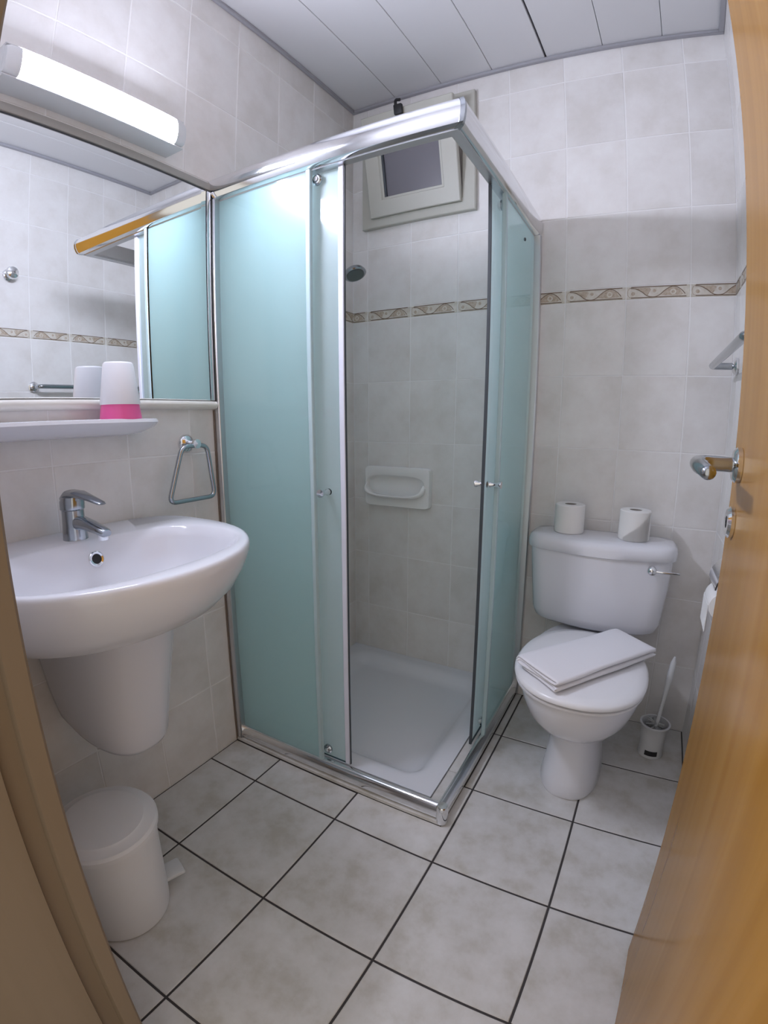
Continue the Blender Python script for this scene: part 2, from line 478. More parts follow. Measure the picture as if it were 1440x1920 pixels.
# ------------------------------------------------------------------ ceiling of long panels
bm = bmesh.new(); add_box(bm, (-.1, YF-.12, H+.012), (W+.1, .1, H+.06))
ceiling = struct('ceiling', bm, M_CGAP, 'ceiling of long pale lacquered panels', 'ceiling')
mC = wall_mtx((1, 0, 0), (0, -1, 0), (0, 0, -1), (0, 0, H+.010))
cx = [0, .206, .407, .611, .811, 1.010, 1.209, W]
for a, b in zip(cx, cx[1:]):
    ga = .0035 if abs(a-.811) < .001 else .0008
    gb = .0035 if abs(b-.811) < .001 else .0008
    o = link_mesh('ceiling_panel', tile_mesh([(0, 0), (b-a-ga-gb, 0), (b-a-ga-gb, -YF), (0, -YF)], M_CEIL, .010, .0016, 'ceiling_panel'), ceiling)
    o.matrix_local = mC @ Matrix.Translation((a+ga, 0, 0))
def trim(n, lo, hi, mat, label):
    o = box('trim_%d' % n, lo, hi, mat, bevel=.002, seg=1); return tag(o, label, 'trim', kind='structure')
trim(1, (0, -.016, H-.012), (W, 0, H), M_CTRIM, 'grey ceiling edge strip along the tiled wall above the toilet')
trim(2, (0, YF, H-.012), (.014, -.016, H), M_CTRIM, 'grey ceiling edge strip above the wall lamp')
trim(3, (W-.018, YF, H-.012), (W, -.016, H), M_CTRIM, 'grey ceiling edge strip above the open door')

# ------------------------------------------------------------------ window
win = thing('window_1', 'small beige tilted window high on the wall inside the shower', 'window', (.3, 0, 1.88))
win['kind'] = 'structure'
def frame_ring(bm, x0, x1, z0, z1, fw, y0, y1, c=.003):
    def q(d, y): return [(x0+d, y, z0+d), (x1-d, y, z0+d), (x1-d, y, z1-d), (x0+d, y, z1-d)]
    R = [q(0, y1), q(0, y0+c), q(c, y0), q(fw-c, y0), q(fw, y0+c), q(fw, y1)]
    V = [[bm.verts.new(p) for p in r] for r in R]
    for a, b in zip(V, V[1:]+V[:1]):
        for i in range(4): bm.faces.new((a[i], a[(i+1) % 4], b[(i+1) % 4], b[i]))
bm = bmesh.new()
fx0, fx1, fz0, fz1 = .058, .545, 1.877, 2.342
fw = .052
frame_ring(bm, fx0, fx1, fz0, fz1, fw, -.022, .05)
from_bm('frame', bm, M_WINFRAME, win, True, autosmooth=30)
# sash: hinged at the bottom, its top leaning into the room
sash_rot = Matrix.Translation((.300, -.004, fz0+fw-.012)) @ Matrix.Rotation(math.radians(12), 4, 'X')
sw, sh, sf = .386, .385, .062
bm = bmesh.new()
frame_ring(bm, -sw/2, sw/2, 0, sh, sf, -.034, -.010)
bd = .010
frame_ring(bm, -sw/2+sf-.001, sw/2-sf+.001, sf-.001, sh-sf+.001, bd, -.028, -.012, .001)
bm.transform(sash_rot)
sash = from_bm('sash', bm, M_WINFRAME, win, True, autosmooth=30)
bm = bmesh.new(); add_box(bm, (-sw/2+sf+.004, -.019, sf+.004), (sw/2-sf-.004, -.014, sh-sf-.004)); bm.transform(sash_rot)
from_bm('pane', bm, M_PANE, sash)
bm = bmesh.new()
for i in range(2):
    x = -sw/2+sf+bd-.004 if i == 0 else 0
    if i == 0: add_box(bm, (x+.004, -.0275, sf+bd), (x+.012, -.013, sh-sf-bd))
bm.transform(sash_rot); from_bm('gasket', bm, M_DARK, sash)
bm = bmesh.new()
add_box(bm, (-.038, -.052, sh-.030), (-.004, -.034, sh+.008), .004, 2)
add_tube(bm, bend([(-.03, -.046, sh-.005), (-.024, -.055, sh+.022), (-.004, -.058, sh+.016)], .01, 4), .006, 8)
bm.transform(sash_rot); from_bm('latch', bm, M_BLACK, win, True, autosmooth=40, label='black latch at the top of the sash')

# ------------------------------------------------------------------ shower kerb and tray
KZ = .012
def kerbpiece(lo, hi): box('kerb_tile', lo, hi, M_FTILE, floor, .0015, 1)
kerbpiece((.001, SHY, 0), (SHX, -.752, KZ))
kerbpiece((.753, -.7515, 0), (SHX, -.001, KZ))
for a, b in ((-.7415, -.606), (-.6045, -.304), (-.3025, -.001)):
    kerbpiece((.7235, a, 0), (.7525, b, .041))
TX, TY, TZ = .720, -.740, .044
bm = bmesh.new()
nx, ny = 44, 44
def tray_z(x, y):
    # rounded-rectangle basin
    cxx, cyy = TX/2, TY/2
    hx, hy, r = TX/2-.052, -TY/2-.052, .075
    qx, qy = abs(x-cxx)-(hx-r), abs(y-cyy)-(hy-r)
    d = math.hypot(max(qx, 0), max(qy, 0))+min(max(qx, qy), 0)-r
    t = min(max(-d/.055, 0), 1); t = t*t*(3-2*t)
    return TZ-.036*t
G = []
for i in range(nx+1):
    x = TX*i/nx
    G.append([bm.verts.new((x+.001, TY+(-TY-.001)*j/ny, tray_z(x, TY*(1-j/ny)))) for j in range(ny+1)])
for i in range(nx):
    for j in range(ny):
        bm.faces.new((G[i][j], G[i+1][j], G[i+1][j+1], G[i][j+1]))
edge = [e for e in bm.edges if e.is_boundary]
r = bmesh.ops.extrude_edge_only(bm, edges=edge)
for v in [g for g in r['geom'] if isinstance(g, bmesh.types.BMVert)]: v.co.z = 0.002
tray = from_bm('shower_tray', bm, M_ACRYL, None, True, autosmooth=50)
tag(tray, 'white square shower tray with raised rim on the floor', 'shower tray')

# ------------------------------------------------------------------ shower enclosure
sh_ = thing('shower_enclosure', 'corner shower enclosure of frosted aqua glass with chrome rails', 'shower enclosure', (.767, -.767, 0))
SP = .767
def rail(name, prof, z, side, mat, parent, end=0.0):
    """profile points (outward offset, height) swept along the front (side 0) or the right side (1), mitred at the corner"""
    rings = []
    for s in (0, 1):
        ring = []
        for o, h in prof:
            if side == 0: ring.append((0.002 if s == 0 else SP+o, -SP-o, z+h))
            else: ring.append((SP+o, -SP-o if s == 0 else -.002, z+h))
        rings.append(ring)
    return loft(name, rings, mat, parent, angle=35)
ptop = [(-.016, -.031), (.010, -.031), (.016, -.028), (.020, -.020), (.0235, -.008), (.0245, .004), (.023, .016), (.018, .026), (.010, .031), (-.016, .031)]
for s in (0, 1):
    t = rail('top_rail', ptop, 1.777, s, M_CHROME, sh_)
    rail('track', [(-.026, -.034), (-.002, -.034), (-.002, -.026), (-.026, -.026)], 1.777, s, M_ALU, t)
bm = bmesh.new()
for s in (0,):
    pr = [(o+.0012, h*1.02) for o, h in ptop]
    rings = [[(SP+o-.010, -SP-o, 1.777+h) for o, h in pr], [(SP+o, -SP-o, 1.777+h) for o, h in pr], [(SP+o, -SP-o+.010, 1.777+h) for o, h in pr]]
    add_loft(bm, rings)
from_bm('corner_joint', bm, M_CHROMED, sh_, True, autosmooth=35, label='mitred corner joint of the top rails')
pbot = [(-.012, 0), (.0085, 0), (.013, .005), (.016, .015), (.014, .028), (.007, .038), (-.004, .043), (-.012, .043)]
for s in (0, 1):
    rail('bottom_rail', pbot, KZ, s, M_CHROME, sh_)
lathe('corner_foot', (SP+.006, -SP-.006, .004), (0, 0, 1), [(.015, 0), (.017, .004), (.017, .052), (.014, .058), (.0, .0595)], M_CHROME, sh_, 20, label='rounded chrome corner foot')
box('wall_profile', (.0008, -.785, .004), (.024, -.747, 1.748), M_ALU, sh_, .003, 1)
box('wall_profile', (.747, -.024, KZ), (.787, -.0008, 1.748), M_ALU, sh_, .003, 1)
box('sealant', (.0006, -.7888, .004), (.004, -.7853, 1.130), principled('brown_sealant', (.20, .155, .125), .6), sh_)
def pane(name, lo, hi, parent, mat=None):
    bm = bmesh.new(); f = add_box(bm, lo, hi)
    ext = [hi[i]-lo[i] for i in range(3)]; ax = ext.index(min(ext))
    bm.normal_update()
    for x in f:
        c = x.calc_center_median()
        if abs(c[ax]-lo[ax]) > 1e-5 and abs(c[ax]-hi[ax]) > 1e-5: x.material_index = 1
        elif abs(c[ax]-(lo[ax] if ax == 1 else hi[ax])) < 1e-5: x.material_index = 2   # smooth outer face; the inner face is etched
    return from_bm(name, bm, [mat or M_FROST, M_GEDGE, M_CLEAR], parent)
P0, P1 = KZ+.040, 1.752
fp = pane('fixed_pane', (.022, -.770, P0), (.350, -.764, P1), sh_)
box('edge_seal', (.350, -.772, P0), (.364, -.758, P1), principled('clear_seal', (.46, .60, .63), .4), fp, .002, 1)
fp2 = pane('fixed_pane', (.764, -.392, P0), (.770, -.022, P1), sh_)
box('edge_seal', (.758, -.404, P0), (.772, -.392, P1), MATS['clear_seal'], fp2, .002, 1)
lathe('screw', (.770, -.185, 1.68), (1, 0, 0), [(.006, 0), (.006, .002), (.003, .004), (.0, .004)], M_DARK, fp2, 12)
def knob(parent, base, out):
    b = Vector(base); o = Vector(out)
    bm = bmesh.new()
    pr = [(.0, 0), (.009, .0), (.009, .004), (.0062, .009), (.007, .025), (.0112, .033), (.0112, .037), (.0, .038)]
    add_lathe(bm, b+o*.003, o, pr, 16); add_lathe(bm, b-o*.003, -o, pr, 16)
    return from_bm('knob', bm, M_CHROME, parent, True, autosmooth=40, label='small chrome pull knob')
def roller(parent, base, out, r=.015):
    bm = bmesh.new()
    add_lathe(bm, base, out, [(.0, .003), (r, .003), (r, .008), (r*.75, .0115), (.0, .0115)], 20, 0)
    add_lathe(bm, Vector(base)+Vector(out)*.0115, out, [(.0, 0), (r*.42, 0), (r*.42, .003), (0, .003)], 12, 1)
    return from_bm('roller', bm, [M_CHROMED, M_CHROME], parent, True, autosmooth=40)
# sliding leaves run just inside the fixed panes
DS = .744
sl = pane('sliding_door', (.030, -DS-.003, P0+.004), (.441, -DS+.003, P1-.006), sh_, M_FROST2)
box('edge_strip', (.436, -DS-.006, P0+.004), (.4525, -DS+.006, P1-.006), M_SEAL, sl, .002, 1, label='pale plastic strip along the leading edge')
box('seal_lip', (.4525, -DS-.003, P0+.004), (.4545, -DS+.003, P1-.006), M_DARK, sl)
knob(sl, (.392, -DS, .905), (0, -1, 0))
for zz in (.086, 1.722): roller(sl, (.372, -DS, zz), (0, -1, 0))
sr = pane('sliding_door', (DS-.003, -.466, P0+.004), (DS+.003, -.030, P1-.006), sh_, M_FROST2)
box('seal_lip', (DS-.004, -.473, P0+.004), (DS+.004, -.466, P1-.006), M_DARK, sr)
knob(sr, (DS, -.418, .912), (1, 0, 0))
for zz in (.086, 1.722): roller(sr, (DS, -.372, zz), (1, 0, 0))

# ------------------------------------------------------------------ soap dish in the shower
sd = thing('soap_dish', 'white ceramic soap dish set into the shower wall', 'soap dish', (.226, 0, .73))
def dish_ring(k, y, sx=1.0, sz=1.0, n=64):
    # k 0 = outer rectangle, 1 = rounded opening
    out = []
    for i in range(n):
        t = 2*PI*(i+.5)/n; c, q = math.cos(t), math.sin(t)
        if k == 0: ex, hx, hz, cx_, cz_ = 14.0, .155, .086, .226, .819
        else: ex, hx, hz, cx_, cz_ = 3.4, .138, .046, .218, .822
        x = cx_+hx*sx*math.copysign(abs(c)**(2/ex), c); z = cz_+hz*sz*math.copysign(abs(q)**(2/ex), q)
        out.append((x, y, z))
    return out
bm = bmesh.new()
add_loft(bm, [dish_ring(0, -.0006), dish_ring(0, -.022), dish_ring(0, -.0285, .985, .975), dish_ring(1, -.0300, 1.03, 1.08), dish_ring(1, -.027), dish_ring(1, -.008, .97, .95), dish_ring(1, -.003, .90, .80)], False, True)
from_bm('plate', bm, M_DISH, sd, True, autosmooth=50)
# projecting lip along the lower half of the opening
bm = bmesh.new(); rings = []
for (k, dy, sz_) in ((1.055, -.026, 0.0), (1.06, -.048, 0.0), (1.04, -.062, .003), (1.0, -.066, .007), (.965, -.062, .009), (.95, -.045, .007), (.95, -.016, .003)):
    ring = []
    for i in range(29):
        t = PI+PI*i/28; c, q = math.cos(t), math.sin(t)
        fade = math.sin(PI*i/28)**.35
        ring.append((.218+.138*k*math.copysign(abs(c)**.6, c), -.026+(dy+.026)*fade, .826-.050*(k if q < 0 else 1)*abs(q)**.6+sz_))
    rings.append(ring)
add_loft(bm, rings, False, False, closed=False)
from_bm('lip', bm, M_DISH, sd, True, autosmooth=60)

# ------------------------------------------------------------------ shower head on the left wall
hd = thing('hand_shower', 'chrome hand shower in its bracket above the border tiles', 'hand shower', (0, -.2, 1.6))
hc = Vector((.118, -.175, 1.660)); ax = Vector((.40, -.12, -.91)).normalized()
lathe('head', hc-ax*.018, ax, [(.0, -.004), (.012, -.003), (.026, .004), (.038, .013), (.043, .022), (.044, .028), (.041, .031), (.0, .0315)], M_CHROMED, hd, 28)
lathe('spray_face', hc-ax*.018, ax, [(.0, .0312), (.034, .0312), (.034, .0335), (.0, .0335)], principled('spray_plate', (.10, .13, .13), .35), hd, 24)
tube('handle', [hc-ax*.015, (.085, -.178, 1.655), (.055, -.185, 1.625), (.035, -.192, 1.57)], [.014, .013, .012, .010], M_CHROME, hd, 12)
bm = bmesh.new(); add_lathe(bm, (.0006, -.19, 1.60), (1, 0, 0), [(.024, 0), (.024, .008), (.014, .014), (.012, .034), (.0, .034)], 20)
from_bm('bracket', bm, M_CHROME, hd, True, autosmooth=40)

# ------------------------------------------------------------------ toilet
TCX = 1.060
to = thing('toilet', 'white close-coupled toilet with closed lid beside the shower', 'toilet', (TCX, -.36, 0))
def egg(z, hw, yb, yf, ex=2.4, n=48, cx=TCX):
    cy = yf+(yb-yf)*.47
    return [(x, y, z) for x, y, _ in super_ring(cx, cy, z, hw, hw, cy-yf, yb-cy, n, ex)]
rings = [egg(0, .088, -.16, -.524, 2.6), egg(.012, .092, -.155, -.530, 2.6), egg(.05, .085, -.16, -.520, 2.6), egg(.12, .079, -.16, -.508, 2.5), egg(.185, .078, -.15, -.505, 2.4),
         egg(.214, .088, -.14, -.518, 2.3), egg(.232, .112, -.12, -.556, 2.25), egg(.258, .137, -.10, -.602, 2.2), egg(.295, .156, -.09, -.640, 2.2), egg(.335, .168, -.08, -.664, 2.2), egg(.366, .173, -.08, -.678, 2.2), egg(.388, .174, -.08, -.684, 2.2), egg(.398, .172, -.08, -.683, 2.2), egg(.400, .160, -.09, -.67, 2.2)]
loft('bowl', rings, M_CERAMIC, to, angle=60)
rings = [egg(.399, .168, -.245, -.684, 2.2), egg(.402, .176, -.238, -.692, 2.25), egg(.409, .177, -.236, -.694, 2.25), egg(.412, .170, -.240, -.684, 2.25)]
loft('seat', rings, M_SEAT, to, angle=50)
rings = [egg(.4135, .168, -.242, -.682, 2.25), egg(.4165, .179, -.234, -.697, 2.25), egg(.424, .1795, -.233, -.698, 2.25), egg(.431, .172, -.238, -.690, 2.25), egg(.4345, .150, -.258, -.664, 2.2), egg(.4365, .09, -.32, -.58, 2.1)]
loft('lid', rings, M_SEAT, to, angle=60)
for s in (-1, 1):
    tube('hinge', [(TCX+s*.075-.018, -.226, .4075), (TCX+s*.075+.018, -.226, .4075)], .008, M_SEAT, to, 12)
def rrect(cx, cy, z, hx, hy, r, n=6, bow=0.0):
    out = []
    for qx, qy, a0 in ((1, 1, 0), (-1, 1, PI/2), (-1, -1, PI), (1, -1, 1.5*PI)):
        for k in range(n+1):
            a = a0+PI/2*k/n
            out.append((cx+qx*(hx-r)+r*math.cos(a), cy+qy*(hy-r)+r*math.sin(a), z))
    # points along the front edge for a slight bow
    res = []
    for i, p in enumerate(out):
        res.append(p)
        if i == 3*(n+1)-1:
            q = out[i+1]
            for k in range(1, 8):
                t = k/8; res.append((p[0]+(q[0]-p[0])*t, p[1]-bow*math.sin(PI*t), z))
    return res
TKX = 1.052
rings = [rrect(TKX, -0.0910, 0.4070, 0.1540, 0.0450, .062, bow=.004), rrect(TKX, -0.0910, 0.4115, 0.1840, 0.0690, .065, bow=.018), rrect(TKX, -0.0920, 0.4250, 0.2030, 0.0830, .065, bow=.026), rrect(TKX, -0.0925, 0.4520, 0.2110, 0.0885, .062, bow=.026), rrect(TKX, -0.0935, 0.5670, 0.2210, 0.0895, .062, bow=.026), rrect(TKX, -0.0945, 0.6730, 0.2280, 0.0905, .062, bow=.026)]
loft('tank', rings, M_CERAMIC, to, angle=60)
rings = [rrect(TKX, -0.0970, 0.6735, 0.2300, 0.0920, .062, bow=.026), rrect(TKX, -0.0980, 0.6760, 0.2370, 0.0960, .070, bow=.026), rrect(TKX, -0.0980, 0.7000, 0.2380, 0.0970, .070, bow=.026), rrect(TKX, -0.0980, 0.7130, 0.2340, 0.0930, .068, bow=.026), rrect(TKX, -0.0980, 0.7210, 0.2220, 0.0810, .04, bow=.026), rrect(TKX, -0.0980, 0.7240, 0.1940, 0.0550, .03, bow=.018)]
loft('tank_lid', rings, M_CERAMIC, to, angle=60)
bm = bmesh.new(); add_lathe(bm, (1.216, -.2000, .655), (0, -1, 0), [(.012, 0), (.012, .004), (.008, .008), (.012, .013), (.0145, .019), (.0125, .026), (.006, .030), (.0, .031)], 20)
add_tube(bm, bend([(1.220, -.218, .655), (1.240, -.222, .655), (1.296, -.222, .656)], .008, 5), [.0055]+[.0042]*6+[.003], 10)
from_bm('flush_lever', bm, M_CHROME, to, True, autosmooth=50, label='chrome flush lever')

# ------------------------------------------------------------------ toilet rolls on the tank
def roll(cx, cy, z, label, flap):
    t = thing('toilet_roll', label, 'toilet roll', (cx, cy, z), 'toilet rolls on the tank')
    r, h = .049, .098
    lathe('paper', (cx, cy, z), (0, 0, 1), [(.020, .0), (r-.003, 0), (r, .003), (r, h-.003), (r-.003, h), (.020, h), (.020, .0)], M_PAPER, t, 40, cap0=False, cap1=False)
    lathe('core', (cx, cy, z), (0, 0, 1), [(.0200, .001), (.0200, h-.0015), (.0185, h-.0015), (.0185, .001), (.0200, .001)], M_CARD, t, 28, cap0=False, cap1=False)
    if flap:
        bm = bmesh.new()
        A, B = [], []
        for k in range(13):
            a = math.radians(-128+7.5*k*1.12); rr_ = r+.0012
            zt = .012+.080*(k/12)**1.1
            A.append(bm.verts.new((cx+rr_*math.cos(a), cy+rr_*math.sin(a), z+.002)))
            B.append(bm.verts.new((cx+(rr_+.0012)*math.cos(a), cy+(rr_+.0012)*math.sin(a), z+zt)))
        for k in range(12): bm.faces.new((A[k], A[k+1], B[k+1], B[k]))
        bmesh.ops.solidify(bm, geom=bm.faces[:], thickness=.0012)
        from_bm('loose_sheet', bm, M_PAPER, t, True, autosmooth=40)
    return t
roll(.941, -.100, .7242, 'white toilet roll on the tank lid nearest the shower', False)
roll(1.150, -.108, .7242, 'white toilet roll on the tank lid with its loose sheet folded diagonally', True)

# ------------------------------------------------------------------ folded towel on the lid
def towel():
    A, B, Cc, D = Vector((.900, -.585)), Vector((1.022, -.682)), Vector((1.252, -.355)), Vector((1.138, -.258))
    z0, th = .4395, .0085
    # folded ribbon, across the width s in 0..1 (A-side to B-side)
    e = .03
    path = []
    def arc(s, za, zb, side):
        for k in range(1, 6):
            t = k/6; path.append((s+side*e*math.sin(PI*t), za+(zb-za)*t))
    lv = [th*.5+th*1.02*i for i in range(4)]
    path.append((.06, lv[0])); path.append((.5, lv[0])); path.append((.97, lv[0])); arc(.97, lv[0], lv[1], 1)
    path.append((.97, lv[1])); path.append((.5, lv[1])); path.append((.03, lv[1])); arc(.03, lv[1], lv[2], -1)
    path.append((.03, lv[2])); path.append((.5, lv[2])); path.append((.97, lv[2])); arc(.97, lv[2], lv[3], 1)
    path.append((.97, lv[3])); path.append((.5, lv[3]+.001)); path.append((.0, lv[3])); path.append((-.03, lv[3]-.006)); path.append((-.045, lv[3]-.014))
    bm = bmesh.new(); rows = []
    NL = 26
    for i in range(NL+1):
        t = i/NL
        row = []
        for k, (s, z) in enumerate(path):
            wob = .0035*math.sin(9*t+z*300)*(1-abs(2*t-1))
            p = (A+(B-A)*(s+wob*3))*(1-t)+(D+(Cc-D)*(s+wob*3))*t
            lift = .0015*math.sin(7*t+4*s)
            endz = (z-.0005)*(1-.25*max(0, (t-.9)/.1)**2*(z/.04))
            jag = .006*math.sin(k*1.7)*(1 if i in (0, NL) else 0)
            q = p+(Cc-B).normalized()*jag
            row.append(bm.verts.new((q.x, q.y, z0+endz+(lift if z > .01 else 0))))
        rows.append(row)
    for a, b in zip(rows, rows[1:]):
        for k in range(len(path)-1): bm.faces.new((a[k], a[k+1], b[k+1], b[k]))
    bmesh.ops.recalc_face_normals(bm, faces=bm.faces)
    o = from_bm('folded_towel', bm, M_TOWEL, None, True)
    md = o.modifiers.new('thick', 'SOLIDIFY'); md.thickness = th*.9; md.offset = 0
    md2 = o.modifiers.new('soft', 'SUBSURF'); md2.levels = md2.render_levels = 1
    return tag(o, 'white folded towel lying askew on the toilet lid', 'towel')
towel()

# ------------------------------------------------------------------ toilet brush and holder
bx, by = 1.299, -.178
bh = thing('brush_holder', 'white plastic toilet brush holder on the floor beside the toilet', 'brush holder', (bx, by, 0))
lathe('cup', (bx, by, .0005), (0, 0, 1), [(.0, 0), (.041, .0), (.042, .004), (.040, .010), (.039, .03), (.042, .085), (.045, .112), (.050, .117), (.050, .121), (.044, .121), (.039, .100), (.036, .03), (.0, .028)], M_PLASTIC, bh, 32)
bm = bmesh.new()
for k in range(7):
    a0 = math.radians(-118+10*k); a1 = math.radians(-118+10*(k+1))
    if k < 6:
        q = []
        for a, z, r_ in ((a0, .012, .0412), (a1, .012, .0412), (a1, .030, .0402), (a0, .030, .0402)):
            q.append(bm.verts.new((bx+r_*math.cos(a), by+r_*math.sin(a), z)))
        bm.faces.new(q)
from_bm('slot', bm, M_BLACK, bh, label='dark slot at the foot')
br = thing('toilet_brush', 'white toilet brush standing in its holder', 'toilet brush', (bx, by, .03))
tip = Vector((bx+.022, by-.012, .375))
ft_ = Vector((bx, by, .045))
tube('handle', [ft_, ft_.lerp(tip, .25), ft_.lerp(tip, .45), ft_.lerp(tip, .62), ft_.lerp(tip, .80), ft_.lerp(tip, .94), tip], [.007, .006, .006, .0075, .0105, .0085, .003], M_PLASTIC, br, 12)
bm = bmesh.new()
for k in range(90):
    a = random.uniform(0, 2*PI); z = random.uniform(.045, .125); r_ = random.uniform(.022, .034)
    c = Vector((bx, by, z)); t_ = c+Vector((math.cos(a)*r_, math.sin(a)*r_, random.uniform(-.004, .008)))
    add_tube(bm, [c, t_], [.0032, .0022], 5)
br_b = from_bm('bristles', bm, M_BRISTLE, br); br_b['kind'] = 'stuff'

# ------------------------------------------------------------------ right wall fittings
tb = thing('towel_bar', 'chrome towel bar on the tiled wall behind the open door', 'towel bar', (W, -.41, 1.275))
for y in (-.105, -.700):
    lathe('rosette', (W-.0008, y, 1.277), (-1, 0, 0), [(.026, 0), (.026, .006), (.020, .012), (.010, .016), (.0, .016)], M_CHROME, tb, 24)
tube('bar', bend([(W-.012, -.105, 1.277), (W-.072, -.105, 1.277), (W-.072, -.700, 1.277), (W-.012, -.700, 1.277)], .016, 6), .0105, M_CHROMED, tb, 14)
hk = thing('robe_hook', 'round chrome robe hook on the wall above the towel bar', 'hook', (W, -.80, 1.79))
lathe('rosette', (W-.0008, -.80, 1.792), (-1, 0, 0), [(.026, 0), (.026, .006), (.018, .012), (.0, .012)], M_CHROME, hk, 24)
lathe('peg', (W-.011, -.80, 1.792), (-1, 0, 0), [(.011, 0), (.011, .022), (.024, .031), (.030, .043), (.026, .055), (.012, .061), (.0, .062)], M_CHROME, hk, 24)
ph = thing('paper_holder', 'chrome toilet paper holder on the wall half hidden by the door', 'paper holder', (W, -.55, .74))
box('back_plate', (W-.006, -.612, .735), (W-.0008, -.492, .800), M_CHROME, ph, .002, 2)
bm = bmesh.new()
rings = []
for y in (-.616, -.488):
    rings.append([(W-.0066-.060*math.sin(a), y, .740+.055*math.cos(a)) for a in [PI*.5*k/10 for k in range(11)]]+[(W-.0066-.057*math.sin(a), y, .740+.052*math.cos(a)) for a in [PI*.5*k/10 for k in range(10, -1, -1)]])
add_loft(bm, rings)
from_bm('cover', bm, M_CHROME, ph, True, autosmooth=40, label='curved chrome cover')
tube('spindle', bend([(W-.004, -.486, .750), (W-.004, -.486, .697), (W-.0375, -.486, .697), (W-.0375, -.606, .697)], .008, 4), .004, M_CHROME, ph, 10)
pr = thing('paper_roll', 'white toilet paper roll hanging in the chrome wall holder', 'toilet roll', (W-.0375, -.548, .665))
lathe('paper', (W-.0375, -.598, .6965), (0, 1, 0), [(.019, 0), (.0335, 0), (.0345, .002), (.0345, .098), (.0335, .1), (.019, .1), (.019, 0)], M_PAPER, pr, 36, cap0=False, cap1=False)
box('loose_sheet', (W-.0738, -.596, .632), (W-.0724, -.500, .698), M_PAPER, pr)

# ------------------------------------------------------------------ mirror, ledge, strip
mi = thing('mirror', 'large frameless wall mirror above the washbasin', 'mirror', (.0, -1.18, 1.158))
MY0, MY1, MZ0, MZ1 = -1.575, -.806, 1.1585, 1.764
box('backing', (.0006, MY0, MZ0), (.008, MY1, 1.7703), M_DARK, mi)
bm = bmesh.new()
bv = .018
add_loft(bm, [[(.0084, a, b) for a, b in ((MY0, MZ0), (MY1, MZ0), (MY1, MZ1), (MY0, MZ1))], [(.0124, a, b) for a, b in ((MY0, MZ0), (MY1, MZ0), (MY1, MZ1), (MY0, MZ1))], [(.0136, a, b) for a, b in ((MY0+.002, MZ0+.002), (MY1-bv, MZ0+.002), (MY1-bv, MZ1-.002), (MY0+.002, MZ1-.002))]])
from_bm('glass', bm, M_MIRROR, mi)
st = tag(box('mirror_side_strip', (.0006, -.8035, 1.1585), (.014, -.788, 1.766), M_CHROME, None, .003, 2), 'narrow chrome strip between mirror and shower frame', 'strip')
sp = tag(box('mirror_top_strip', (.0006, -1.575, 1.7705), (.013, -.788, 1.792), M_STRIP, None, .003, 2), 'pale strip along the top of the mirror under the lamp', 'strip')
bm = bmesh.new()
prof = [(.0006, 1.132), (.010, 1.133), (.019, 1.137), (.0235, 1.145), (.021, 1.152), (.015, 1.156), (.0006, 1.1575)]
add_loft(bm, [[(x, y, z) for x, z in prof] for y in (-1.60, -.786)])
lg = from_bm('trim_4', bm, M_LEDGE, None, True, autosmooth=50); tag(lg, 'rounded white moulding under the mirror', 'trim', kind='structure')

# ------------------------------------------------------------------ wall lamp
lm = thing('wall_lamp', 'lit tubular wall lamp above the mirror', 'lamp', (0, -1.17, 1.82))
LY0, LY1 = -1.412, -.938
bm = bmesh.new()
add_loft(bm, [[(x, y, z) for x, z in ((.0006, 1.816), (.068, 1.816), (.0715, 1.8175), (.0715, 1.8195), (.064, 1.8205), (.064, 1.8890), (.0715, 1.8895), (.0722, 1.8915), (.068, 1.894), (.0006, 1.894))] for y in (LY0, LY1)])  # lips over and under the diffuser added to shade the nearby wall and strip
from_bm('base', bm, M_PLASTIC, lm, True, autosmooth=30)
def lamp_ring(y, k=1.0, zo=0.0):
    out = []
    for i in range(19):
        a = math.radians(-90+180*i/18)
        out.append((.0645+.021*k*abs(math.cos(a))**.75, y, 1.855+.0335*k*math.copysign(abs(math.sin(a))**.75, math.sin(a))))
    return out
bm = bmesh.new(); add_loft(bm, [lamp_ring(LY0+.034), lamp_ring(LY1-.030)])
from_bm('diffuser', bm, M_LAMP, lm, True, autosmooth=50, label='glowing white diffuser')
for a, b, c in ((LY0, LY0+.010, LY0+.0335), (LY1, LY1-.010, LY1-.0295)):
    bm = bmesh.new(); add_loft(bm, [lamp_ring(a, .90), lamp_ring(b, 1.03), lamp_ring(c, 1.05)])
    from_bm('end_cap', bm, M_PLASTIC, lm, True, autosmooth=40)

# ------------------------------------------------------------------ shelf and tumblers
bm = bmesh.new()
def shelf_ring(z, k, inset=0.0):
    pts = []
    y0, y1, dep = -1.60+inset, -1.034-inset, .128*k-inset
    n = 14
    pts.append((.0006, y1-.01, z)); 
    for i in range(n+1):
        a = PI/2*i/n
        pts.append((dep-.075*k+.075*k*math.sin(a), y1-.085*k+.085*k*math.cos(a), z))
    for i in range(n+1):
        a = PI/2*i/n
        pts.append((dep-.075*k+.075*k*math.cos(a), y0+.085*k-.085*k*math.sin(a), z))
    pts.append((.0006, y0+.01, z))
    return pts
add_loft(bm, [shelf_ring(1.068, .62, .045), shelf_ring(1.074, .80, .025), shelf_ring(1.088, .95, .006), shelf_ring(1.100, 1.0), shelf_ring(1.107, .995, .002), shelf_ring(1.1085, .97, .005), shelf_ring(1.1055, .93, .010)])
sf_ = from_bm('wall_shelf', bm, M_CERAMIC, None, True, autosmooth=50); tag(sf_, 'white ceramic shelf with rounded ends below the mirror', 'shelf')
